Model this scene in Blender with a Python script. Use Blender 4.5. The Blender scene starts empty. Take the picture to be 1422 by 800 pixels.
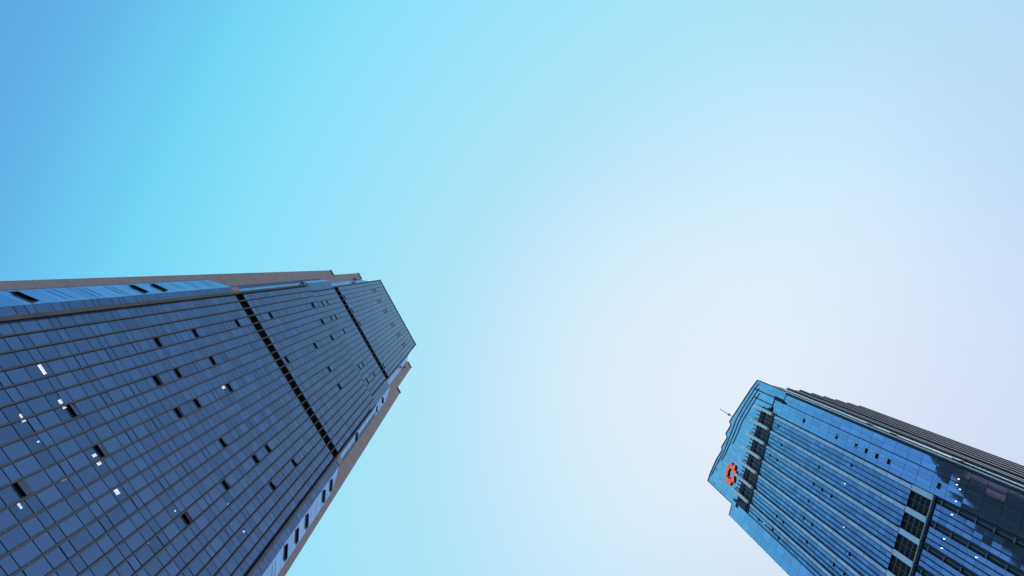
import bpy, bmesh, math, random
from mathutils import Vector, Matrix
random.seed(7)
R_ = math.radians
scene = bpy.context.scene
col = scene.collection

# ------------------------------------------------------------------ camera
cam_d = bpy.data.cameras.new("camera")
cam = bpy.data.objects.new("camera", cam_d)
col.objects.link(cam)
FPX, W, H = 460.0, 1422.0, 800.0                    # focal length in pixels of the photograph
cam_d.sensor_fit = 'HORIZONTAL'
cam_d.sensor_width = 36.0
cam_d.lens = 36.0 * FPX / W
cam_d.clip_start, cam_d.clip_end = 0.1, 20000.0
zc = Vector((666.86 - 711.0, 368.65 - 400.0, FPX)).normalized()   # the zenith seen in the camera (right, down, forward)
xc = (Vector((1, 0, 0)) - zc * zc.x).normalized()
yc = zc.cross(xc)
right = Vector((xc.x, yc.x, zc.x)); down = Vector((xc.y, yc.y, zc.y)); fwd = Vector((xc.z, yc.z, zc.z))
cam.matrix_world = Matrix(((right.x, -down.x, -fwd.x, 0), (right.y, -down.y, -fwd.y, 0),
                           (right.z, -down.z, -fwd.z, 1.6), (0, 0, 0, 1)))
scene.camera = cam

# ------------------------------------------------------------------ world and sun
SUN_EL, SUN_AZ = 18.0, -14.0                          # azimuth counted from +X towards +Y
world = bpy.data.worlds.new("World"); scene.world = world
world.use_nodes = True
nt = world.node_tree; nt.nodes.clear()
out = nt.nodes.new('ShaderNodeOutputWorld'); bg = nt.nodes.new('ShaderNodeBackground')
sky = nt.nodes.new('ShaderNodeTexSky'); sky.sky_type = 'NISHITA'
sky.sun_disc = False
sky.sun_elevation = R_(SUN_EL)
sky.sun_rotation = R_(90.0 - SUN_AZ)
sky.altitude = 0; sky.air_density = 1.3; sky.dust_density = 3.0; sky.ozone_density = 1.5
bg.inputs['Strength'].default_value = 0.10
# thin bright haze: the sky pales from deep cyan blue to milky white towards the hazy sun side
GLOW = Vector((math.cos(R_(46)) * math.cos(R_(28)), math.cos(R_(46)) * math.sin(R_(28)), math.sin(R_(46))))
geo = nt.nodes.new('ShaderNodeTexCoord'); dot = nt.nodes.new('ShaderNodeVectorMath'); dot.operation = 'DOT_PRODUCT'
dot.inputs[1].default_value = GLOW
nt.links.new(geo.outputs['Generated'], dot.inputs[0])
mrs = nt.nodes.new('ShaderNodeMapRange'); mrs.inputs[1].default_value = -0.3; mrs.inputs[2].default_value = 1.0
nt.links.new(dot.outputs['Value'], mrs.inputs[0])
ramp = nt.nodes.new('ShaderNodeValToRGB'); ramp.color_ramp.interpolation = 'B_SPLINE'
SKY = [(-0.3, (.13, .45, .83)), (-.12, (.115, .42, .81)), (-0.02, (.143, .56, .90)), (0.08, (.18, .70, .965)), (0.24, (.265, .795, 1.0)), (0.5, (.37, .80, 1.02)),
       (0.68, (.45, .825, 1.01)), (0.82, (.57, .855, 1.0)), (0.92, (.71, .88, 1.0)), (1.0, (.82, .90, 1.0))]
el = ramp.color_ramp.elements
while len(el) < len(SKY): el.new(0.5)
for e, (p_, c_) in zip(el, SKY): e.position = (p_ + .3) / 1.3; e.color = (*c_, 1)
nt.links.new(mrs.outputs[0], ramp.inputs[0])
gain = nt.nodes.new('ShaderNodeVectorMath'); gain.operation = 'SCALE'; gain.inputs[3].default_value = 10.0   # the background strength is 0.10
nt.links.new(ramp.outputs[0], gain.inputs[0])
cl = nt.nodes.new('ShaderNodeVectorMath'); cl.operation = 'MINIMUM'; cl.inputs[1].default_value = (9, 9, 9.5)
nt.links.new(sky.outputs['Color'], cl.inputs[0])
mixs = nt.nodes.new('ShaderNodeMix'); mixs.data_type = 'RGBA'; mixs.inputs[0].default_value = 0.06
nt.links.new(gain.outputs[0], mixs.inputs[6]); nt.links.new(cl.outputs[0], mixs.inputs[7])
# the milky lilac band of dust lower in the sky
sep = nt.nodes.new('ShaderNodeSeparateXYZ'); nt.links.new(geo.outputs['Generated'], sep.inputs[0])
low = nt.nodes.new('ShaderNodeMapRange'); low.interpolation_type = 'SMOOTHSTEP'
low.inputs[1].default_value = 0.40; low.inputs[2].default_value = 0.74; low.inputs[3].default_value = 1.0; low.inputs[4].default_value = 0.0
nt.links.new(sep.outputs['Z'], low.inputs[0])
dust = nt.nodes.new('ShaderNodeMix'); dust.data_type = 'RGBA'; dust.blend_type = 'MULTIPLY'; dust.inputs[7].default_value = (.91, .845, .935, 1)
nt.links.new(low.outputs[0], dust.inputs[0]); nt.links.new(mixs.outputs[2], dust.inputs[6])
hz = nt.nodes.new('ShaderNodeMapRange'); hz.interpolation_type = 'SMOOTHSTEP'      # pale city haze close to the horizon
hz.inputs[1].default_value = 0.0; hz.inputs[2].default_value = 0.46; hz.inputs[3].default_value = 1.0; hz.inputs[4].default_value = 0.0
nt.links.new(sep.outputs['Z'], hz.inputs[0])
haz = nt.nodes.new('ShaderNodeMix'); haz.data_type = 'RGBA'; haz.inputs[7].default_value = (6.2, 6.6, 7.6, 1)
nt.links.new(hz.outputs[0], haz.inputs[0]); nt.links.new(dust.outputs[2], haz.inputs[6])
nt.links.new(haz.outputs[2], bg.inputs['Color'])
nt.links.new(bg.outputs['Background'], out.inputs['Surface'])

sun_d = bpy.data.lights.new("sun", 'SUN'); sun_d.energy = 2.0; sun_d.angle = R_(0.5); sun_d.color = (1.0, 0.94, 0.86)
sun = bpy.data.objects.new("sun", sun_d); col.objects.link(sun)
sd = Vector((math.cos(R_(SUN_EL)) * math.cos(R_(SUN_AZ)), math.cos(R_(SUN_EL)) * math.sin(R_(SUN_AZ)), math.sin(R_(SUN_EL))))
sun.rotation_euler = sd.to_track_quat('Z', 'Y').to_euler()
sun.location = sd * 400

scene.view_settings.view_transform = 'Standard'; scene.view_settings.look = 'None'
scene.view_settings.exposure = 0.0; scene.view_settings.gamma = 1.0
scene.view_settings.use_curve_mapping = False

# ------------------------------------------------------------------ materials
def mat(name, base, rough=0.5, metal=0.0, spec=0.5, var=0.0, noise=0.0, nscale=0.4, bump=0.0, bscale=0.3, emit=None, tint=None, ior=1.5):
    m = bpy.data.materials.new(name); m.use_nodes = True
    t = m.node_tree; b = t.nodes['Principled BSDF']
    b.inputs['Base Color'].default_value = (*base, 1); b.inputs['Roughness'].default_value = rough
    b.inputs['Metallic'].default_value = metal; b.inputs['Specular IOR Level'].default_value = spec
    b.inputs['IOR'].default_value = ior
    if tint: b.inputs['Specular Tint'].default_value = (*tint, 1)
    if emit:
        b.inputs['Emission Color'].default_value = (*emit[0], 1); b.inputs['Emission Strength'].default_value = emit[1]
    colour = None
    if var or noise:
        mul = t.nodes.new('ShaderNodeMix'); mul.data_type = 'RGBA'; mul.blend_type = 'MULTIPLY'
        mul.inputs[0].default_value = 1.0; mul.inputs[6].default_value = (*base, 1)
        s = t.nodes.new('ShaderNodeMath'); s.operation = 'MULTIPLY'; s.inputs[0].default_value = 1; s.inputs[1].default_value = 1
        if var:                                      # one random tint per pane, stored on its faces
            a = t.nodes.new('ShaderNodeAttribute'); a.attribute_name = 'pane_tone'
            mr = t.nodes.new('ShaderNodeMapRange'); mr.inputs[3].default_value = 1 - var; mr.inputs[4].default_value = 1 + var
            t.links.new(a.outputs['Fac'], mr.inputs[0]); t.links.new(mr.outputs[0], s.inputs[0])
        if noise:
            tc = t.nodes.new('ShaderNodeTexCoord'); n = t.nodes.new('ShaderNodeTexNoise')
            n.inputs['Scale'].default_value = nscale; n.inputs['Detail'].default_value = 6
            t.links.new(tc.outputs['Object'], n.inputs['Vector'])
            mr2 = t.nodes.new('ShaderNodeMapRange'); mr2.inputs[1].default_value = .3; mr2.inputs[2].default_value = .7
            mr2.inputs[3].default_value = 1 - noise; mr2.inputs[4].default_value = 1 + noise
            t.links.new(n.outputs['Fac'], mr2.inputs[0]); t.links.new(mr2.outputs[0], s.inputs[1])
        t.links.new(s.outputs[0], mul.inputs[7]); t.links.new(mul.outputs[2], b.inputs['Base Color'])
    if bump:
        tc = t.nodes.new('ShaderNodeTexCoord'); n = t.nodes.new('ShaderNodeTexNoise'); n.inputs['Scale'].default_value = bscale
        n.inputs['Detail'].default_value = 2
        t.links.new(tc.outputs['Object'], n.inputs['Vector'])
        bp = t.nodes.new('ShaderNodeBump'); bp.inputs['Strength'].default_value = bump; bp.inputs['Distance'].default_value = 0.1
        t.links.new(n.outputs['Fac'], bp.inputs['Height']); t.links.new(bp.outputs['Normal'], b.inputs['Normal'])
    return m

def clear_glass(name, base, see):
    """tinted reflective office glass that lets part of the light behind it through"""
    m = mat(name, base, .05, metal=.65, tint=(.62, .88, 1.0), ior=1.7); t = m.node_tree
    o = t.nodes['Material Output']; b = t.nodes['Principled BSDF']
    tr = t.nodes.new('ShaderNodeBsdfTransparent'); mx = t.nodes.new('ShaderNodeMixShader'); mx.inputs[0].default_value = see
    t.links.new(b.outputs[0], mx.inputs[1]); t.links.new(tr.outputs[0], mx.inputs[2]); t.links.new(mx.outputs[0], o.inputs['Surface'])
    return m

M = dict(
    navy_glass=mat('navy_glass', (.052, .096, .222), .05, metal=.62, tint=(.68, .9, 1.0), ior=1.72, var=.15, bump=.03, bscale=.25),
    dark_sash=mat('dark_sash_glass', (.05, .05, .10), .08, metal=.5, spec=.3, tint=(.5, .6, .9)),
    sky_lit_glass=mat('sky_lit_corner_glass', (.27, .38, .58), .06, metal=.85, spec=.4, tint=(.5, .7, .95), var=.1, bump=.03),  # front glass again, its brighter sky reflection put into the colour
    black=mat('black_void', (.004, .004, .006), .6, spec=.2),
    louvre=mat('black_louvre', (.012, .012, .014), .5, spec=.3),
    bronze=mat('bronze_fin', (.020, .019, .024), .6, spec=.15, metal=.3, noise=.25, nscale=.6),
    fin_trim=mat('fin_trim', (.045, .045, .054), .6, spec=.15, noise=.2),
    brown=mat('brown_stone', (.118, .103, .13), .65, spec=.3, noise=.08, nscale=.35),
    brown_joint=mat('stone_joint', (.085, .075, .09), .8),
    cap=mat('dark_coping', (.03, .03, .04), .5),
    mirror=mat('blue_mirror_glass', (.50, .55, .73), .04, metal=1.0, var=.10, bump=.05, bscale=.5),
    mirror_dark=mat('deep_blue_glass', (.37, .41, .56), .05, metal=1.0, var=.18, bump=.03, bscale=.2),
    panel=mat('pale_blue_panel', (.68, .71, .82), .42, metal=.6, var=.10, noise=.06),
    line=mat('dark_mullion', (.012, .021, .048), .5),
    silver=mat('silver_pipe', (.95, .95, .95), .4, metal=.2, noise=.15, nscale=.8),
    white=mat('white_metal', (.82, .82, .82), .35, metal=.1),
    violet=mat('violet_grey_cladding', (.10, .09, .115), .7, spec=.06, noise=.2),
    lattice=mat('grey_lattice', (.42, .42, .45), .5, metal=.4),
    orange=mat('orange_sign_face', (.78, .13, .045), .4, emit=((1.0, .19, .09), .5)),  # emission added to brighten the sign face on the shaded front
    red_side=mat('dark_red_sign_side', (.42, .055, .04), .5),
    dim_bar=mat('dim_grille_bar', (.16, .16, .17), .5, metal=.3),
    crown_line=mat('slate_blue_metal', (.05, .085, .16), .4, metal=.4),
    grille=mat('grey_grille_back', (.05, .05, .062), .6),
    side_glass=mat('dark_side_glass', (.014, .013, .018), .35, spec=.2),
    lit_fin=mat('lit_lilac_fin', (.26, .25, .29), .7, spec=.06),
    lamp=mat('lamp_white', (.9, .9, .9), .4, emit=((.92, .96, 1.0), 3.4)),
    room=mat('office_interior', (.10, .12, .17), .8),
    clear=clear_glass('clear_office_glass', (.062, .117, .27), .28),
    concrete=mat('roof_concrete', (.3, .3, .3), .8, noise=.1),
    paving=mat('plaza_paving', (.24, .23, .22), .8, noise=.2, nscale=.8),
)

# ------------------------------------------------------------------ mesh helper
class Frame:
    """local frame of a tower: s along the front, q out of the front towards the plaza, z up from eye level"""
    def __init__(self, n, t, D, k=1.0):
        self.n, self.t, self.D, self.k = Vector(n), Vector(t), D, k
        self.sg = 1.0 if (-t[1] * n[0] + t[0] * n[1]) > 0 else -1.0
        self.rot = math.atan2(t[1], t[0])
        self.loc = (-D * n[0], -D * n[1], 0.0)
    def p(self, s, q, z): return Vector((s * self.k, self.sg * q, z * self.k + 1.6))

class MB:
    def __init__(self, fr): self.fr = fr; self.bm = bmesh.new(); self.mi = {}; self.ml = []; self.tone = self.bm.faces.layers.float.new('pane_tone')
    def m(self, name):
        if name not in self.mi: self.mi[name] = len(self.ml); self.ml.append(M[name])
        return self.mi[name]
    def face(self, pts, mat_, tone=.5):
        try: f = self.bm.faces.new([self.bm.verts.new(self.fr.p(*p)) for p in pts])
        except ValueError: return
        f.material_index = self.m(mat_); f[self.tone] = tone
        return f
    def box(self, s0, s1, q0, q1, z0, z1, mat_):
        v = [self.bm.verts.new(self.fr.p(s, q, z)) for s in (s0, s1) for q in (q0, q1) for z in (z0, z1)]
        mi = self.m(mat_)
        for ids in ((0, 1, 3, 2), (4, 6, 7, 5), (0, 4, 5, 1), (2, 3, 7, 6), (0, 2, 6, 4), (1, 5, 7, 3)):
            f = self.bm.faces.new([v[i] for i in ids]); f.material_index = mi; f[self.tone] = .5
    def prism(self, pts, z0, z1, mat_):
        """plan outline pts (s,q) raised from z0 to z1"""
        a = [self.bm.verts.new(self.fr.p(s, q, z0)) for s, q in pts]; b = [self.bm.verts.new(self.fr.p(s, q, z1)) for s, q in pts]
        mi = self.m(mat_); n = len(pts)
        fs = [self.bm.faces.new(a), self.bm.faces.new(b)] + [self.bm.faces.new((a[i], a[(i + 1) % n], b[(i + 1) % n], b[i])) for i in range(n)]
        for f in fs: f.material_index = mi
    def slab(self, pts, q0, q1, mat_, side=None):
        """front outline pts (s,z) given a thickness from q0 to q1"""
        a = [self.bm.verts.new(self.fr.p(s, q0, z)) for s, z in pts]; b = [self.bm.verts.new(self.fr.p(s, q1, z)) for s, z in pts]
        mi = self.m(mat_); ms = self.m(side) if side else mi; n = len(pts)
        self.bm.faces.new(a).material_index = mi; self.bm.faces.new(b).material_index = mi
        for i in range(n): self.bm.faces.new((a[i], a[(i + 1) % n], b[(i + 1) % n], b[i])).material_index = ms
    def bar(self, a, b, r, mat_, n=8):
        """round bar between two (s,q,z) points"""
        A, B = self.fr.p(*a), self.fr.p(*b); d = (B - A).normalized()
        u = d.orthogonal().normalized(); w = d.cross(u); mi = self.m(mat_)
        ra = [self.bm.verts.new(A + r * (math.cos(2 * math.pi * i / n) * u + math.sin(2 * math.pi * i / n) * w)) for i in range(n)]
        rb = [self.bm.verts.new(v.co + (B - A)) for v in ra]
        fs = [self.bm.faces.new(ra), self.bm.faces.new(rb)] + [self.bm.faces.new((ra[i], ra[(i + 1) % n], rb[(i + 1) % n], rb[i])) for i in range(n)]
        for f in fs: f.material_index = mi
    def pane(self, s0, s1, z0, z1, q, mat_, gap=.06, tilt=.004, back=.1, backing='black'):
        """one pane of a curtain wall, a hair out of true, in front of its dark joint backing"""
        a, b = random.gauss(0, tilt), random.gauss(0, tilt)
        k = self.fr.k; cs, cz = (s0 + s1) / 2, (z0 + z1) / 2
        g = gap / k
        pts = [(s, q + (s - cs) * k * a + (z - cz) * k * b, z) for s, z in ((s0 + g, z0 + g), (s1 - g, z0 + g), (s1 - g, z1 - g), (s0 + g, z1 - g))]
        self.face(pts, mat_, random.random())
        if backing: self.face([(s, q - back, z) for s, z in ((s0, z0), (s1, z0), (s1, z1), (s0, z1))], backing)
    def build(self, name, parent=None, kind=None, label=None):
        bmesh.ops.recalc_face_normals(self.bm, faces=[f for f in self.bm.faces])
        me = bpy.data.meshes.new(name); self.bm.to_mesh(me); self.bm.free()
        for m_ in self.ml: me.materials.append(m_)
        o = bpy.data.objects.new(name, me); col.objects.link(o)
        if parent: o.parent = parent
        if kind: o['kind'] = kind
        if label: o['label'] = label
        return o

def thing(name, fr, label, cat, group=None):
    o = bpy.data.objects.new(name, None); col.objects.link(o)
    o.location = fr.loc; o.rotation_euler = (0, 0, fr.rot); o['label'] = label; o['category'] = cat
    if group: o['group'] = group
    return o

# ------------------------------------------------------------------ ground
gm = bmesh.new()
bmesh.ops.create_grid(gm, x_segments=4, y_segments=4, size=6000)
me = bpy.data.meshes.new('ground'); gm.to_mesh(me); gm.free(); me.materials.append(M['paving'])
g = bpy.data.objects.new('ground', me); col.objects.link(g); g['kind'] = 'structure'

def interp(x, pts):
    if x <= pts[0][0]: return pts[0][1]
    for (x0, y0), (x1, y1) in zip(pts, pts[1:]):
        if x <= x1: return y0 + (y1 - y0) * (x - x0) / (x1 - x0)
    return pts[-1][1]

# ================================================================== tower on the left
th = R_(63.07)
FL = Frame((math.sin(th), -math.cos(th)), (math.cos(th), math.sin(th)), 66.0)
TL = thing('glass_skyscraper', FL, 'dark navy glass tower with brown stone ends and two black bands across its long fins', 'skyscraper')
QB = -3.0                                            # the stone ends stand back from the glass front
QU = -0.8                                            # upper front, slightly set back
kb, ku = (66 - QB) / 66, (66 - QU) / 66
GROUND = -1.6

# stone ends in front of a deep body: three stepped blocks
DEEP = 104.0
b = MB(FL); b.box(-30.87 * kb, 39.2 * kb, QB - 2, QB, GROUND, 169.3 * kb, 'brown'); b.build('stone_front', TL)
b = MB(FL); b.box(-28.4 * kb, 36.4 * kb, QB - 2, QB - .004, 169.3 * kb, 203.0 * kb, 'brown'); b.build('stone_front', TL)
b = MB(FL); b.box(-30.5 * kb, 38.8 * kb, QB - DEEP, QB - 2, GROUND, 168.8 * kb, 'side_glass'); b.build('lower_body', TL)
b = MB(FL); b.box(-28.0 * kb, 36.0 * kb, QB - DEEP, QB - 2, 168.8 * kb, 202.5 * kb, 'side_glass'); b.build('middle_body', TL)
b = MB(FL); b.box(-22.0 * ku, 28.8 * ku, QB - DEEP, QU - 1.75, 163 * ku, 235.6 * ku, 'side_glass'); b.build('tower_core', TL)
# joints of the stone facing
for s0, s1, z0, z1 in ((-30.87 * kb, -25 * kb, 0, 169 * kb), (31 * kb, 39.2 * kb, 0, 169 * kb)):
    b = MB(FL)
    z = z0 + 1.0
    while z < z1:
        b.box(s0 + .02, s1 - .02, QB, QB + .012, z, z + .06, 'brown_joint'); z += 4.5
    b.box((s0 + s1) / 2 - .03, (s0 + s1) / 2 + .03, QB, QB + .01, z0, z1, 'brown_joint')
    b.build('stone_joint_lines', TL)
# copings on the steps
for s0, s1, z in ((-30.87, -28.3, 169.3), (36.2, 39.2, 169.3), (-28.4, -24.5, 203.0), (32.4, 36.4, 203.0)):
    b = MB(FL); b.box(s0 * kb - .15, s1 * kb + .15, QB - 3, QB + .35, z * kb, z * kb + .9, 'cap'); b.build('coping', TL)

PITCH_A = 56.55 / 23
sA = [-24.45 + PITCH_A * i for i in range(24)]
sB = [-21.5 + 49.8 / 21 * i for i in range(22)]
sC = [-22.1 + 51.0 / 21 * i for i in range(22)]
WIN_A, WIN_C = {3, 6, 9, 13, 16, 19}, {2, 5, 8, 12, 15, 18}

open_L = [(-8.87, 55.9), (-1.47, 46.9), (-1.4, 55.9), (16.0, 59.8), (-8.87, 69.3), (-8.9, 73.8), (-8.9, 82.8), (-1.4, 69.3), (-1.4, 73.8), (-16.2, 73.8),
          (-16.3, 82.8), (-16.2, 96.3), (-1.46, 82.8), (8.5, 73.8), (16, 82.8), (16, 78.3), (23.5, 87.3), (16, 69.3), (23.6, 78.3),
          (-16.4, 110.8), (-16.5, 137.5), (-15.9, 145.0), (-15.9, 149.5), (-9.1, 137.5), (-8.7, 145.0), (-8.6, 149.5), (-1.7, 137.5), (-1.5, 149.5),
          (-1.5, 124.1), (-1.6, 106.3), (8.4, 124.1), (15.3, 145.0), (16, 149.5), (23.3, 145.0), (23.1, 154), (15.9, 124.1)]
for s in (-16.0, -8.75, -1.5, 7.95, 15.1, 22.6): open_L += [(s, 210.3), (s, 215.0)]
open_L += [(-15.9, 168.3), (-8.8, 168.3), (-1.57, 168.3), (22.8, 168.3)]
# ceiling lamps seen through the panes: position on the front, length along it, number of cells, depth rows
lamps_L = [(-15.93, 55.7, 1.7, 7, 2), (-10.40, 55.5, .7, 3, 2), (-9.54, 55.4, .7, 3, 2), (-10.2, 51.0, .6, 2, 1), (-9.53, 50.9, .5, 2, 2), (-6.01, 50.8, .25, 1, 1),
           (-.85, 55.0, .5, 2, 2), (.41, 54.9, .9, 3, 2), (.24, 50.6, .35, 1, 3), (5.6, 54.7, 1.2, 5, 2), (.6, 45.9, 1.1, 4, 1), (13.81, 59.7, .22, 1, 1), (15.07, 54.2, .22, 1, 1),
           (-1.81, 81.8, .8, 3, 2), (-7.27, 86.1, .35, 1, 1), (19.48, 67.8, .5, 1, 2), (25.77, 67.4, .4, 1, 1), (9.57, 81.2, .3, 1, 1)]
used_open, used_lamp = set(), set()

def open_window(fr, s0, s1, z0, z1, q, parent, glass='dark_sash', swing=.42, fw=.07, cover=.92):
    """outward opening sash hung at its top edge, in its frame, over a black sheet for the dark opening"""
    k = fr.k
    b = MB(fr)
    f = fw / k
    b.box(s0, s0 + f, q - .08, q + .04, z0, z1, 'line'); b.box(s1 - f, s1, q - .08, q + .04, z0, z1, 'line')
    b.box(s0 + f, s1 - f, q - .08, q + .04, z1 - f, z1, 'line'); b.box(s0 + f, s1 - f, q - .08, q + .04, z0, z0 + f, 'line')
    b.face([(s, q - .09, z) for s, z in ((s0, z0), (s1, z0), (s1, z1), (s0, z1))], 'black')  # black sheet painted for the unlit room behind the sash
    w = b.build('open_window', parent)
    b = MB(fr)
    zt = z1 - f * 1.2; L = (z1 - z0) * cover; zb = zt - L * math.cos(swing); qo = L * k * math.sin(swing)
    for d, m_ in ((0.0, glass),):
        a = [(s0 + 1.2 * f, q + .06, zt), (s1 - 1.2 * f, q + .06, zt), (s1 - 1.2 * f, q + .06 + qo, zb), (s0 + 1.2 * f, q + .06 + qo, zb)]
        c = [(s, q_ - .05 * math.cos(swing), z - .05 / k * math.sin(swing)) for s, q_, z in a]
        va = [b.bm.verts.new(fr.p(*p)) for p in a]; vc = [b.bm.verts.new(fr.p(*p)) for p in c]
        for ids in ((va[0], va[1], va[2], va[3]), (vc[3], vc[2], vc[1], vc[0]), *[(va[i], vc[i], vc[(i + 1) % 4], va[(i + 1) % 4]) for i in range(4)]):
            b.bm.faces.new(ids).material_index = b.m(m_)
    b.build('sash', w)
    return w

def lit_window(fr, s0, s1, z0, z1, q, lamps, parent, slope):
    """clear pane with a shallow office behind it and the lamps on its ceiling"""
    b = MB(fr); k = fr.k
    b.face([(s, q, z) for s, z in ((s0 + .05, z0 + .05), (s1 - .05, z0 + .05), (s1 - .05, z1 - .05), (s0 + .05, z1 - .05))], 'clear')
    w = b.build('lit_window', parent)
    b = MB(fr); d = -3.0
    b.face([(s0, q, z1), (s1, q, z1), (s1, d, z1), (s0, d, z1)], 'room'); b.face([(s0, q, z0), (s1, q, z0), (s1, d, z0), (s0, d, z0)], 'room')
    b.face([(s0, q, z0), (s0, q, z1), (s0, d, z1), (s0, d, z0)], 'room'); b.face([(s1, q, z0), (s1, q, z1), (s1, d, z1), (s1, d, z0)], 'room')
    b.face([(s0, d, z0), (s1, d, z0), (s1, d, z1), (s0, d, z1)], 'room')
    b.build('office', w)
    for (s, z, ln, n, rows) in lamps:
        b = MB(fr)
        dep = (z1 - .03 - z) * k / slope                       # where the line of sight meets the ceiling
        dep = min(max(dep, .15), 2.6); qc = q - dep; zz = z1 - .03 / k
        sc = s * (1 + dep / fr.D)
        cw = ln / n
        for i in range(n):
            for r in range(rows):
                c0 = sc - ln / 2 + i * cw; q0 = qc - .16 * rows + .32 * r
                b.box(max(c0 + cw * .12, s0 + .02), min(c0 + cw * .88, s1 - .02), max(q0, d + .05), min(q0 + .22, q - .05), zz - .05 / k, zz, 'lamp')
        b.build('ceiling_lamp', w)

def bay(fr, s0, s1, z0, z1, zs, pitch, offs, q, parent, isw, glass='navy_glass'):
    uq = (fr.D - q) / fr.D
    """one vertical bay of the curtain wall between two fins"""
    b = MB(fr)
    lines = []
    k = int((z0 - zs) // pitch) - 1
    while zs + k * pitch < z1 + pitch:
        for j, o in enumerate(offs): lines.append((zs + k * pitch + o, j))
        k += 1
    lines.sort()
    for (a, j), (c, _) in zip(lines, lines[1:]):
        a_, c_ = max(a, z0), min(c, z1)
        if c_ - a_ < .12: continue
        cs = (s0 + s1) / 2
        lm = [(i, l) for i, l in enumerate(lamps_L) if i not in used_lamp and s0 <= l[0] < s1 and a_ <= l[1] < c_ and fr is FL]
        if lm:
            for i, l in lm: used_lamp.add(i)
            lit_window(fr, s0, s1, a_, c_, q, [l for i, l in lm], parent, .85)
            continue
        if isw and j == 1 and c_ - a_ > .8:
            hit = [i for i, (s, z) in enumerate(open_L) if i not in used_open and abs(s * uq - cs) < 1.6 and abs(z * uq - (a_ + .25)) < 1.6]
            if hit:
                used_open.add(hit[0]); open_window(fr, s0 + .12, s1 - .12, a_, c_, q, parent, cover=.92 if z0 < 140 else .5); continue
            b.pane(s0, s1, a_, c_, q + .02, 'navy_glass', gap=.085)
        else:
            b.pane(s0, s1, a_, c_, q, glass, gap=.042)
    for sa in (s0, s1 - .05): b.box(sa, sa + .05, q - .14, q - .104, z0, z1, 'line')     # edge rails behind the panes
    b.build('glass_bay', parent)

OFF = (0, 1.45, 2.5)
for i in range(23):
    bay(FL, sA[i], sA[i + 1], 0.0, 101.3, 54.1, 4.5, OFF, 0, TL, i in WIN_A)
    bay(FL, sA[i], sA[i + 1], 104.3, 141.9, 104.55, 4.45, OFF, 0, TL, i in WIN_A)
for i in range(21):
    bay(FL, sB[i] * ku, sB[i + 1] * ku, 141.9 * ku, 163.0 * ku, 143.2 * ku, 4.45 * ku, OFF, QU, TL, i in WIN_C)
    bay(FL, sC[i] * ku, sC[i + 1] * ku, 167.0 * ku, 236.0 * ku, 166.6 * ku, 4.67 * ku, OFF, QU, TL, i in WIN_C)

# outermost flat glass strips beside the thick fins, lower part and just under the upper band
def strip(s0, s1, z0, z1, q, zs=57.1):
    bay(FL, s0, s1, z0, z1, zs, 4.45, (0, 1.3, 2.25), q, TL, False)
strip(-26.6, sA[0], 0, 101.7, 0); strip(sA[-1], 34.75, 0, 101.3, 0)
strip(-25.4 * ku, sB[0] * ku, 141.9 * ku, 162.6 * ku, QU); strip(sB[-1] * ku, 32.4 * ku, 141.9 * ku, 162.6 * ku, QU)

# canted corner glass between front and stone ends: columns of panes with a sloping head
facet_open = [(37.31, 82.1), (37.09, 77.8), (36.98, 69.6), (37.16, 94.8), (37.21, 90.5), (34.85, 115.0), (34.95, 148.8), (34.65, 140.2), (-28.83, 59.3), (-28.86, 76.0), (-28.86, 80.1)]
def facet(si, so, qi, z0, zi, zo, pitch=4.5, first=0.0):
    """si: inner edge on the front, so: outer edge on the stone; the head falls from zi to zo"""
    b = MB(FL)
    A = lambda u: (si + (so - si) * u, qi + (QB + .02 - qi) * u)
    nrm = Vector((-(QB - qi), so - si)); nrm = nrm / nrm.length
    if nrm.y < 0: nrm = -nrm
    z = z0
    while z < zi - .1:
        z1 = min(z + pitch, zi)
        for (za, zb, op) in ((z, z + pitch * .32, 0), (z + pitch * .32, z + pitch * .56, 1), (z + pitch * .56, z + pitch, 0)):
            za, zb = min(za, z1), min(zb, z1)
            if zb - za < .1: continue
            us = 1.0 if zb <= zo else max(0.0, min(1.0, (zi - zb) / (zi - zo)))
            ub = 1.0 if za <= zo else max(0.0, min(1.0, (zi - za) / (zi - zo)))
            if ub < .03: continue
            slot = op and us > .8 and any((s < 0) == (so < 0) and abs(zz * 1.03 - (za + .3)) < 2.2 for s, zz in fo)
            if slot:
                for s, zz in list(fo):
                    if (s < 0) == (so < 0) and abs(zz * 1.03 - (za + .3)) < 2.2: fo.remove((s, zz)); break
                b2 = MB(FL)
                P = lambda u, z_, o: (A(u)[0] + nrm.x * o, A(u)[1] + nrm.y * o, z_)
                b2.face([P(.18, za, .03), P(.86, za, .03), P(.86, zb, .03), P(.18, zb, .03)], 'black')  # darkness of the opening, painted as a black sheet on the pane
                w = b2.build('corner_window', TL)
                b2 = MB(FL); b2.face([P(.2, zb, .06), P(.84, zb, .06), P(.84, zb - .75, .5), P(.2, zb - .75, .5)], 'sky_lit_glass'); b2.build('sash', w)
            r = random.gauss(0, .004)
            e = .02
            pts = [(*A(0), za + e), (*A(ub), za + e), (*A(us), zb - e), (*A(0), zb - e)]
            if us < .02: pts = pts[:2] + pts[3:]
            b.face(pts, 'sky_lit_glass', random.random())
            bk = [(*[x for x in A(0)], za), (*A(ub), za), (*A(us), zb), (*A(0), zb)]
            b.face([(s, q - .12, z_) for s, q, z_ in (bk if us >= .02 else bk[:2] + bk[3:])], 'navy_glass')
            if op and us > .8 and not slot:
                b3 = (0.2, .84)
                for ze in (za, zb):
                    b.face([(A(u)[0] + nrm.x * .02, A(u)[1] + nrm.y * .02, zz) for u, zz in ((b3[0], ze - .06), (b3[1], ze - .06), (b3[1], ze + .06), (b3[0], ze + .06))], 'line')
        z += pitch
    b.build('corner_glass', TL)
fo = list(facet_open)
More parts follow.
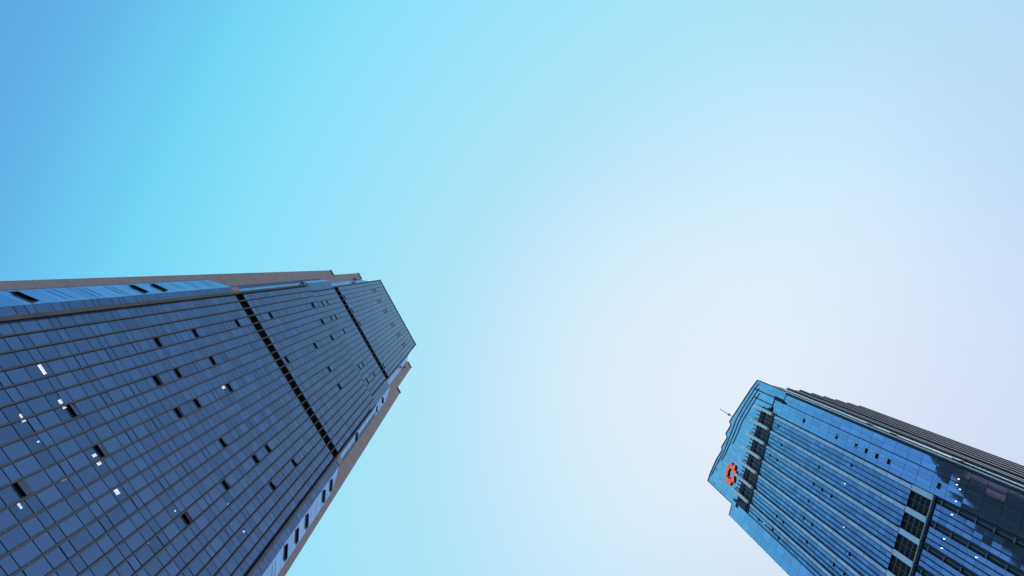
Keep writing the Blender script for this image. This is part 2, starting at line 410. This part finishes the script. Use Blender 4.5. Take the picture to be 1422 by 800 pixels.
facet(-26.6, -29.35 * kb, 0, 0, 101.7, 95.0 * kb); facet(34.75, 37.7 * kb, 0, 0, 101.3, 93.0 * kb)
facet(-24.95, -26.95 * kb, 0, 104.3, 142, 142 * kb); facet(32.6, 34.95 * kb, 0, 104.3, 142, 142 * kb)
facet(-25.4 * ku, -27.07 * kb, QU, 142, 163 * ku, 152.2 * kb); facet(32.4 * ku, 34.95 * kb, QU, 142, 163 * ku, 152.2 * kb)
facet(-22.25 * ku, -24.4 * kb, QU, 163.2 * ku, 217 * ku, 198.3 * kb); facet(28.95 * ku, 31.6 * kb, QU, 163.2 * ku, 217 * ku, 199 * kb)

# black louvred service floors
def service_band(s0, s1, z0, z1, q, name):
    b = MB(FL)
    b.box(s0, s1, q - 1.6, q - 1.4, z0 - .3, z1 + .3, 'black')
    z = z0 + .15
    while z < z1 - .1:
        b.box(s0, s1, q - 1.38, q - 1.1, z, z + .10, 'louvre'); z += .42
    b.box(s0, s1, q - 1.38, q - .02, z0 - .12, z0 - .002, 'cap'); b.box(s0, s1, q - 1.38, q - .02, z1 + .002, z1 + .12, 'cap')
    b.build(name, TL)
service_band(sA[0], sA[-1], 101.3, 104.3, 0, 'louvre_band')
service_band(sC[0] * ku, sC[-1] * ku, 163.0 * ku, 167.0 * ku, QU, 'louvre_band')
for s0, s1 in ((-26.6, sA[0]), (sA[-1], 34.75)):
    b = MB(FL); b.box(s0, s1, -.9, -.1, 101.75, 104.4, 'brown'); b.build('band_return', TL)

# vertical fins
def fin(s, z0, z1, q, w, d, name='fin'):
    b = MB(FL)
    b.box(s - w / 2, s + w / 2, q - .05, q + d, z0, z1, 'bronze')
    b.box(s - w / 2 - .03, s + w / 2 + .03, q + d, q + d + .05, z0, z1, 'fin_trim')
    b.box(s + w / 2 + .035, s + w / 2 + .12, q - .05, q + .07, z0, z1, 'black')      # black strip painted as the shadow beside the fin
    z = z0 + 3
    while z < z1:                                      # sleeve at every third floor
        b.box(s - w / 2 - .035, s + w / 2 + .035, q + d * .3, q + d + .08, z, z + .12, 'cap'); z += 13.5
    b.build(name, TL)
for i, s in enumerate(sA):
    if i in (0, 23): fin(s, 0, 141.0 if i == 0 else 136, 0, .62, .75, 'thick_fin')
    else: fin(s, 0, 141.7, 0, .2, .3)
for i in range(22):
    fin(sB[i] * ku, 142.0 * ku, 163.0 * ku, QU, .3 if i in (0, 21) else .14, .5 if i in (0, 21) else .2)
    fin(sC[i] * ku, 163.02 * ku, 236.6 * ku, QU, .4 if i in (0, 21) else .13, .5 if i in (0, 21) else .18)
b = MB(FL); b.box(-22.35 * ku, 29.1 * ku, QU - 1.0, QU + .3, 236.0 * ku, 236.4 * ku, 'fin_trim'); b.build('parapet', TL)

# window-cleaning davits on the setbacks
def davit(s, q, z, ln):
    b = MB(FL)
    b.bar((s, q - 2.5, z - .2), (s, q - .4, z + 1.4), .22, 'cap'); b.bar((s, q - .4, z + 1.4), (s, q + 1.6, z + .9), .2, 'cap')
    b.bar((s - ln / 2, q + .9, z + 1.0), (s + ln / 2, q + .9, z + 1.2), .22, 'cap'); b.bar((s - ln * .35, q + .2, z + .3), (s + ln * .2, q + 1.5, z + 2.6), .2, 'cap')
    b.build('davit', TL)
davit(-25.2, .3, 135.6, 2.0); davit(-24.4 * kb, QB + .6, 197.5, 2.6); davit(32.0 * kb, QB + .6, 197.5, 2.6)

# ================================================================== tower on the right
tr = R_(103.2)
DR = 187.0
KR = DR / 165.0
FR = Frame((-math.sin(tr), math.cos(tr)), (math.cos(tr), math.sin(tr)), DR, KR)
TR = thing('blue_skyscraper', FR, 'bright blue mirror glass tower with silver pipes below its crown and a flower emblem', 'skyscraper')
G = GROUND / KR
CROWN = [(27.25, 167.9), (32.7, 170.2), (43, 173.8), (53.34, 177.4), (56.76, 178.6), (58.34, 177.1), (64.44, 178.9), (66.15, 177.3), (73.09, 179.4), (74.75, 178.6), (82.26, 180.8), (91.53, 182.4), (96.89, 182.7)]
SM = [(27.25, 167.9), (32.7, 170.2), (43, 173.6), (53.34, 176.6), (60, 177.2), (74.75, 178.6), (82.26, 180.3), (91.53, 182.2), (96.89, 182.5)]
FP = 3.75

# body behind the facade
b = MB(FR); b.prism([(27.0, -1.2), (96.5, -1.2), (96.5, -55), (29.0, -55)], G, 160.0, 'violet'); b.build('tower_body', TR)
b = MB(FR); b.prism([(95.0, -1.0), (103.6, -1.0), (103.6, -30), (95.0, -30)], G, 161.0, 'violet'); b.build('wing_body', TR)

def rbay(s0, s1, z0, z1, glass, q=0.0, ncol=1, phase=0.0, name='glass_strip', gap=.04, tilt=.0055, FP=3.75):
    b = MB(FR); k = 0
    z = z0 - ((z0 - phase) % FP)
    w = (s1 - s0) / ncol
    while z < z1:
        a, c = max(z, z0), min(z + FP, z1)
        if c - a > .15:
            for j in range(ncol):
                b.pane(s0 + j * w, s0 + (j + 1) * w, a, c, q, glass, gap=gap, tilt=tilt, backing='line')
        z += FP
    return b.build(name, TR)

rbay(28.6, 33.05, G, 150.0, 'mirror', 0.0, 2, name='corner_strip')
rbay(33.35, 40.2, G, 155.2, 'mirror', 0.02, 4, name='inner_strip')
rbay(95.0, 103.6, G, 162.9, 'mirror', 0.05, 2, name='wing_strip')
b = MB(FR); b.box(33.05, 33.35, -.4, -.1, G, 150, 'line'); b.build('shadow_joint', TR)
b = MB(FR); b.box(94.6, 95.0, -.6, -.1, G, 162.9, 'line'); b.build('shadow_joint', TR)
b = MB(FR); b.box(95.0, 103.7, -.9, .12, 162.92, 163.3, 'cap'); b.build('wing_coping', TR)
b = MB(FR); b.box(103.6, 103.75, -12, .1, G, 162.9, 'mirror'); b.build('wing_end', TR)

# crown: glass screen whose head climbs towards the emblem
b = MB(FR)
s = 27.4
while s < 96.7:
    s1 = min(s + 1.98, 96.8)
    zb = 150.05 if s1 <= 33.1 else (155.4 if s1 <= 40.6 else 160.6)
    z = zb
    while True:
        ta, tb = interp(s, CROWN) - .3, interp(s1, CROWN) - .3
        c = z + FP
        if c >= min(ta, tb) - 1.0:
            a = random.gauss(0, .002)
            b.face([(s + .03, .3, z + .03), (s1 - .03, .3, z + .03), (s1 - .03, .3, tb), (s + .03, .3, ta)], 'mirror', random.random())
            b.face([(s, .2, z), (s1, .2, z), (s1, .2, tb + .05), (s, .2, ta + .05)], 'line'); break
        b.pane(s, s1, z, c, .3, 'mirror', gap=.025, tilt=.0025, backing='line'); z = c
    s = s1
b.build('crown_glass', TR)
b = MB(FR)
b.slab([(27.25, 150.0), (27.25, 167.5)] + [(x, z - .5) for x, z in CROWN[1:]] + [(96.85, 159.0), (41, 159.0), (41, 155.0), (33.2, 155.0), (33.2, 150.0)], -1.1, .1, 'violet'); b.build('crown_backing', TR)
b = MB(FR)                                              # dark coping along the stepped head
for (x0, z0), (x1, z1) in zip(CROWN, CROWN[1:]):
    b.slab([(x0, z0 - .45), (x1, z1 - .45), (x1, z1), (x0, z0)], -1.2, .55, 'cap')
b.slab([(96.8, 163.4), (97.1, 163.4), (97.1, 182.7), (96.8, 182.7)], -1.2, .45, 'cap')
b.slab([(27.0, 150.0), (27.35, 150.0), (27.35, 167.9), (27.0, 167.6)], -1.2, .5, 'cap')
b.build('crown_coping', TR)
for n, dz in enumerate((2.2, 4.2, 6.2)):                # stacked ledges under the head, dying out to the left
    b = MB(FR); end = (92, 80, 66)[n]; start = 28.5 + 2.6 * n
    x = start
    while x < end:
        f = 1 - .6 * max(0, (x - 60)) / 40
        a, c = interp(x, SM) - dz * f, interp(x + 1.6, SM) - dz * (1 - .6 * max(0, (x + 1.6 - 60)) / 40)
        b.slab([(x, a - .16), (x + 1.6, c - .16), (x + 1.6, c), (x, a)], .31, .62, 'crown_line')
        b.slab([(x + .2, a + .25), (x + .9, (a + c) / 2 + .25), (x + .9, (a + c) / 2 + .7), (x + .2, a + .7)], .31, .5, 'panel')
        x += 1.6
    b.build('crown_ledge', TR)
for s0, z0, z1 in ((32.3, 150.3, 168.2), (36.6, 155.5, 166.5)):
    b = MB(FR); b.box(s0 - .22, s0 + .22, .31, .8, z0, z1, 'line'); b.build('crown_rib', TR)
b = MB(FR); b.box(32.4, 33.4, .3, 1.2, 149.4, 150.6, 'line'); b.build('crown_bracket', TR)
b = MB(FR); b.slab([(37.5, 155.1), (40.3, 155.1), (40.3, 158.8)], .32, .9, 'line'); b.build('crown_bracket', TR)

# service floor with its lattice under the crown, pipes and short spikes in front
P0, PP = 40.55, 8.05
maj = [P0 + PP * i for i in range(7)]
def lattice(s0, s1, z0, z1, q, nv, nh, back='grille'):
    b = MB(FR)
    b.box(s0, s1, q - 1.0, q - .9, z0, z1 + (1.2 if back == 'grille' else 0), back)
    bar = 'lattice' if back == 'grille' else 'dim_bar'
    for i in range(1, nv): b.box(s0 + (s1 - s0) * i / nv - .07, s0 + (s1 - s0) * i / nv + .07, q - .5, q - .38, z0, z1, bar)
    for i in range(1, nh): b.box(s0, s1, q - .36, q - .26, z0 + (z1 - z0) * i / nh - .06, z0 + (z1 - z0) * i / nh + .06, bar)
    b.build('service_grille', TR)
for i in range(6): lattice(maj[i] + .7, maj[i + 1] - .2, 153.6, 160.5, 0.2, 3, 2)
lattice(maj[6] + .7, 94.5, 153.6, 159.5, .2, 2, 2)
b = MB(FR); b.box(P0 - .2, 94.6, -1.0, .3, 153.0, 153.5, 'line'); b.build('grille_sill', TR)
for i, s in enumerate(maj):
    b = MB(FR)
    b.bar((s + .15, 1.4, 153.4), (s + .15, 1.4, 164.2), .95, 'silver', 14)
    z = 154.6
    while z < 164: b.bar((s + .15, 1.4, z), (s + .15, 1.4, z + .3), 1.03, 'white', 14); z += 1.9
    b.bar((s + .15, .2, 154), (s + .15, 1.1, 154), .25, 'cap'); b.bar((s + .15, .2, 163.6), (s + .15, 1.1, 163.6), .25, 'cap')
    b.build('silver_pipe', TR)
    if i < 6:
        for j in (1, 2, 3):
            x = s + .15 + j * PP / 4
            b = MB(FR); b.prism([(x - .1, .3), (x + .1, .3), (x + .1, .9), (x - .1, .9)], 160.3, 162.7, 'line'); b.build('spike', TR)
            b = MB(FR); b.box(x + .3, x + 1.5, .32, .45, 160.7, 162.6, 'panel'); b.build('spike_panel', TR)
b = MB(FR); b.slab([(90.2, 154.3), (94.5, 154.3), (94.5, 162.5), (93.4, 162.5), (93.0, 159.4)], .35, .6, 'cap'); b.build('wing_shadow_panel', TR)

# finned front between the two service floors, and below the lower one
open_R = [(44.99, 149.7), (52.85, 145.7), (60.76, 149.9), (60.70, 145.8), (52.87, 127.4), (44.94, 116.4), (60.84, 127.6), (60.91, 123.9), (60.93, 120.1), (68.84, 127.7), (85.01, 138.9),
          (85.09, 135.4), (77.01, 127.7), (76.99, 124.0), (85.12, 124.1), (77.01, 109.2), (85.00, 113.0), (85.13, 109.1), (92.08, 139.1), (92.98, 146.7), (93.2, 135.5)]
open_S = [(36.7, 138.5), (36.85, 124.0), (36.85, 116.6), (36.84, 113.0), (36.9, 109.5), (36.8, 105.7), (36.85, 92.0)]
FINS = (1.95, 3.98, 6.01)
for i in range(7):
    s = maj[i]; e = s + PP if i < 6 else 94.6
    for z0, z1, low in ((98.0, 153.0, False), (G, 92.2, True)):
        xs = [s] + [s + f for f in FINS if s + f < e - .5] + [e]
        for j, (a, c) in enumerate(zip(xs, xs[1:])):
            if j == 0: rbay(a + .12, c - .08, z0, z1, 'line' if low else 'panel', -.25 if low else .12, 1, name='dark_channel' if low else 'pale_panel')
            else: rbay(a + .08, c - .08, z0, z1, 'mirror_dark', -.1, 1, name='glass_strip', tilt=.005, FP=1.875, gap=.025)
            if j > 0:
                b = MB(FR); b.box(a - .10, a + .10, -.2, .35, z0, z1, 'line'); b.build('mullion', TR)
        b = MB(FR); b.box(s - .16, s + .10, -.2, .75, z0, z1, 'line'); b.build('main_fin', TR)
        if low:
            z = z0 - (z0 % FP) + FP
            b = MB(FR)
            while z < z1: b.box(s + .15, s + 1.8, -.2, .25, z, z + .3, 'dim_bar'); z += FP
            b.box(s + .9, s + 1.0, -.22, -.1, z0, z1, 'lattice')
            b.build('channel_brackets', TR)
# lower service floor
for i in range(7):
    e = maj[i + 1] if i < 6 else 94.5
    lattice(maj[i] + 1.95, e - .2, 92.4, 97.9, 0.1, 2, 4, 'louvre')
    b = MB(FR); b.box(maj[i] - .1, maj[i] + 1.9, -.3, .15, 92.3, 97.9, 'panel'); b.build('pale_panel', TR)
b = MB(FR); b.box(maj[0], 94.5, -.6, .5, 91.6, 92.3, 'line'); b.box(maj[0], 94.5, .5, .62, 92.05, 92.3, 'lattice'); b.build('grille_sill', TR)
for s, z in open_R: open_window(FR, s - .7, s + .7, z - .5, z + .6, .0, TR, 'mirror_dark', .2, .05, .4)
for s, z in open_S: open_window(FR, s - 1.0, s + 1.0, z - .5, z + 1.1, .12, TR, 'mirror_dark', .12, .05, .52)

for s, z in ((87.0, 178.4), (95.2, 177.6)): open_window(FR, s - .8, s + .8, z - .4, z + .5, .32, TR, 'mirror_dark', .12, .05, .4)

# round lamps glowing behind the glass
for s, z in [(43.53, 87.5), (51.94, 87.6), (55.05, 87.5), (51.78, 80.6), (39.00, 87.5), (34.88, 87.4), (33.9, 88.3), (31.96, 88.3), (92.56, 143.5), (69.14, 113.1), (70.74, 135.4), (53.08, 116.6)]:
    b = MB(FR); r = .12 if z < 95 else .09
    b.bar((s, .05, z), (s, .2, z), r * KR, 'lamp', 12); b.build('round_lamp', TR)

# finned side of the tower, seen at a grazing angle
def SD(d): return 25.4 + (27.3 - 25.4) * d / 43.0         # the side wall runs back slightly inwards
b = MB(FR); b.prism([(25.9, 0), (28.5, 0), (28.5, -50), (SD(50) + .3, -50 * KR)], G, 149.9, 'violet'); b.build('side_wall', TR)
for i in range(13):
    d = i * 43.0 / 12
    big = i % 2 == 0
    b = MB(FR); x = SD(d)
    p = .4 if i == 0 else (1.1 if big else .45)
    b.box(x - p, x + .35, -d * KR - 1.5, -d * KR - .05, G, 150.6 if big else 149.6, 'violet')
    b.box(x - p - .06, x - p - .002, -d * KR - 1.5, -d * KR - .02, G, 150.5 if big else 149.5, 'lit_fin')  # lit outer face of the fin, painted as a paler strip
    b.build('side_fin', TR)
b = MB(FR); b.box(25.85, 26.1, .02, 3.6, 88.5, 149.8, 'white'); b.box(25.85, 26.1, .02, 2.4, G, 87.5, 'lattice')
for z in (104.5, 112.0, 88.3): b.box(25.7, 26.3, .0, 4.0, z - .8, z + .8, 'cap')
b.build('corner_gutter', TR)
b = MB(FR); b.box(25.45, 25.8, -.4, .1, G, 150.2, 'violet'); b.box(26.2, 28.55, -.3, .1, G, 149.9, 'violet')
b.box(26.9, 27.3, .1, .7, G, 149.9, 'silver'); b.box(28.1, 28.5, .1, .4, G, 149.9, 'line')
b.build('corner_trim', TR)

# mast on the roof
b = MB(FR); b.bar((53.45, -.6, 170), (53.45, -.6, 188.6), .22, 'cap'); b.build('mast', TR)
b = MB(FR); b.bar((52.6, -.6, 181.0), (54.3, -.6, 181.0), .3, 'cap'); b.bar((53.45, -1.6, 181.0), (53.45, .4, 181.0), .3, 'cap'); b.build('mast_crossarm', TR)

# flower emblem on the crown
ER = thing('emblem_sign', FR, 'orange emblem of eight petals in a ring on the blue crown', 'sign')
def petal(s, z, ls, lz, ang):
    b = MB(FR); n = 20
    pts = []
    for i in range(n):
        a = 2 * math.pi * i / n
        x, y = ls * math.cos(a), lz * math.sin(a)
        pts.append((s + x * math.cos(ang) - y * math.sin(ang), z + x * math.sin(ang) + y * math.cos(ang)))
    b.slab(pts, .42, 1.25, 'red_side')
    f = b.face([(x, 1.26, z_) for x, z_ in pts], 'orange')
    b.bar((s, .3, z), (s, .42, z), .4, 'cap')
    b.build('petal', ER)
for k in range(8):
    a = math.pi * 2 * (k + .5) / 8
    petal(82.9 + 4.55 * math.cos(a), 168.1 + 2.65 * math.sin(a), 1.8, 1.0, .2 * math.sin(2 * a))
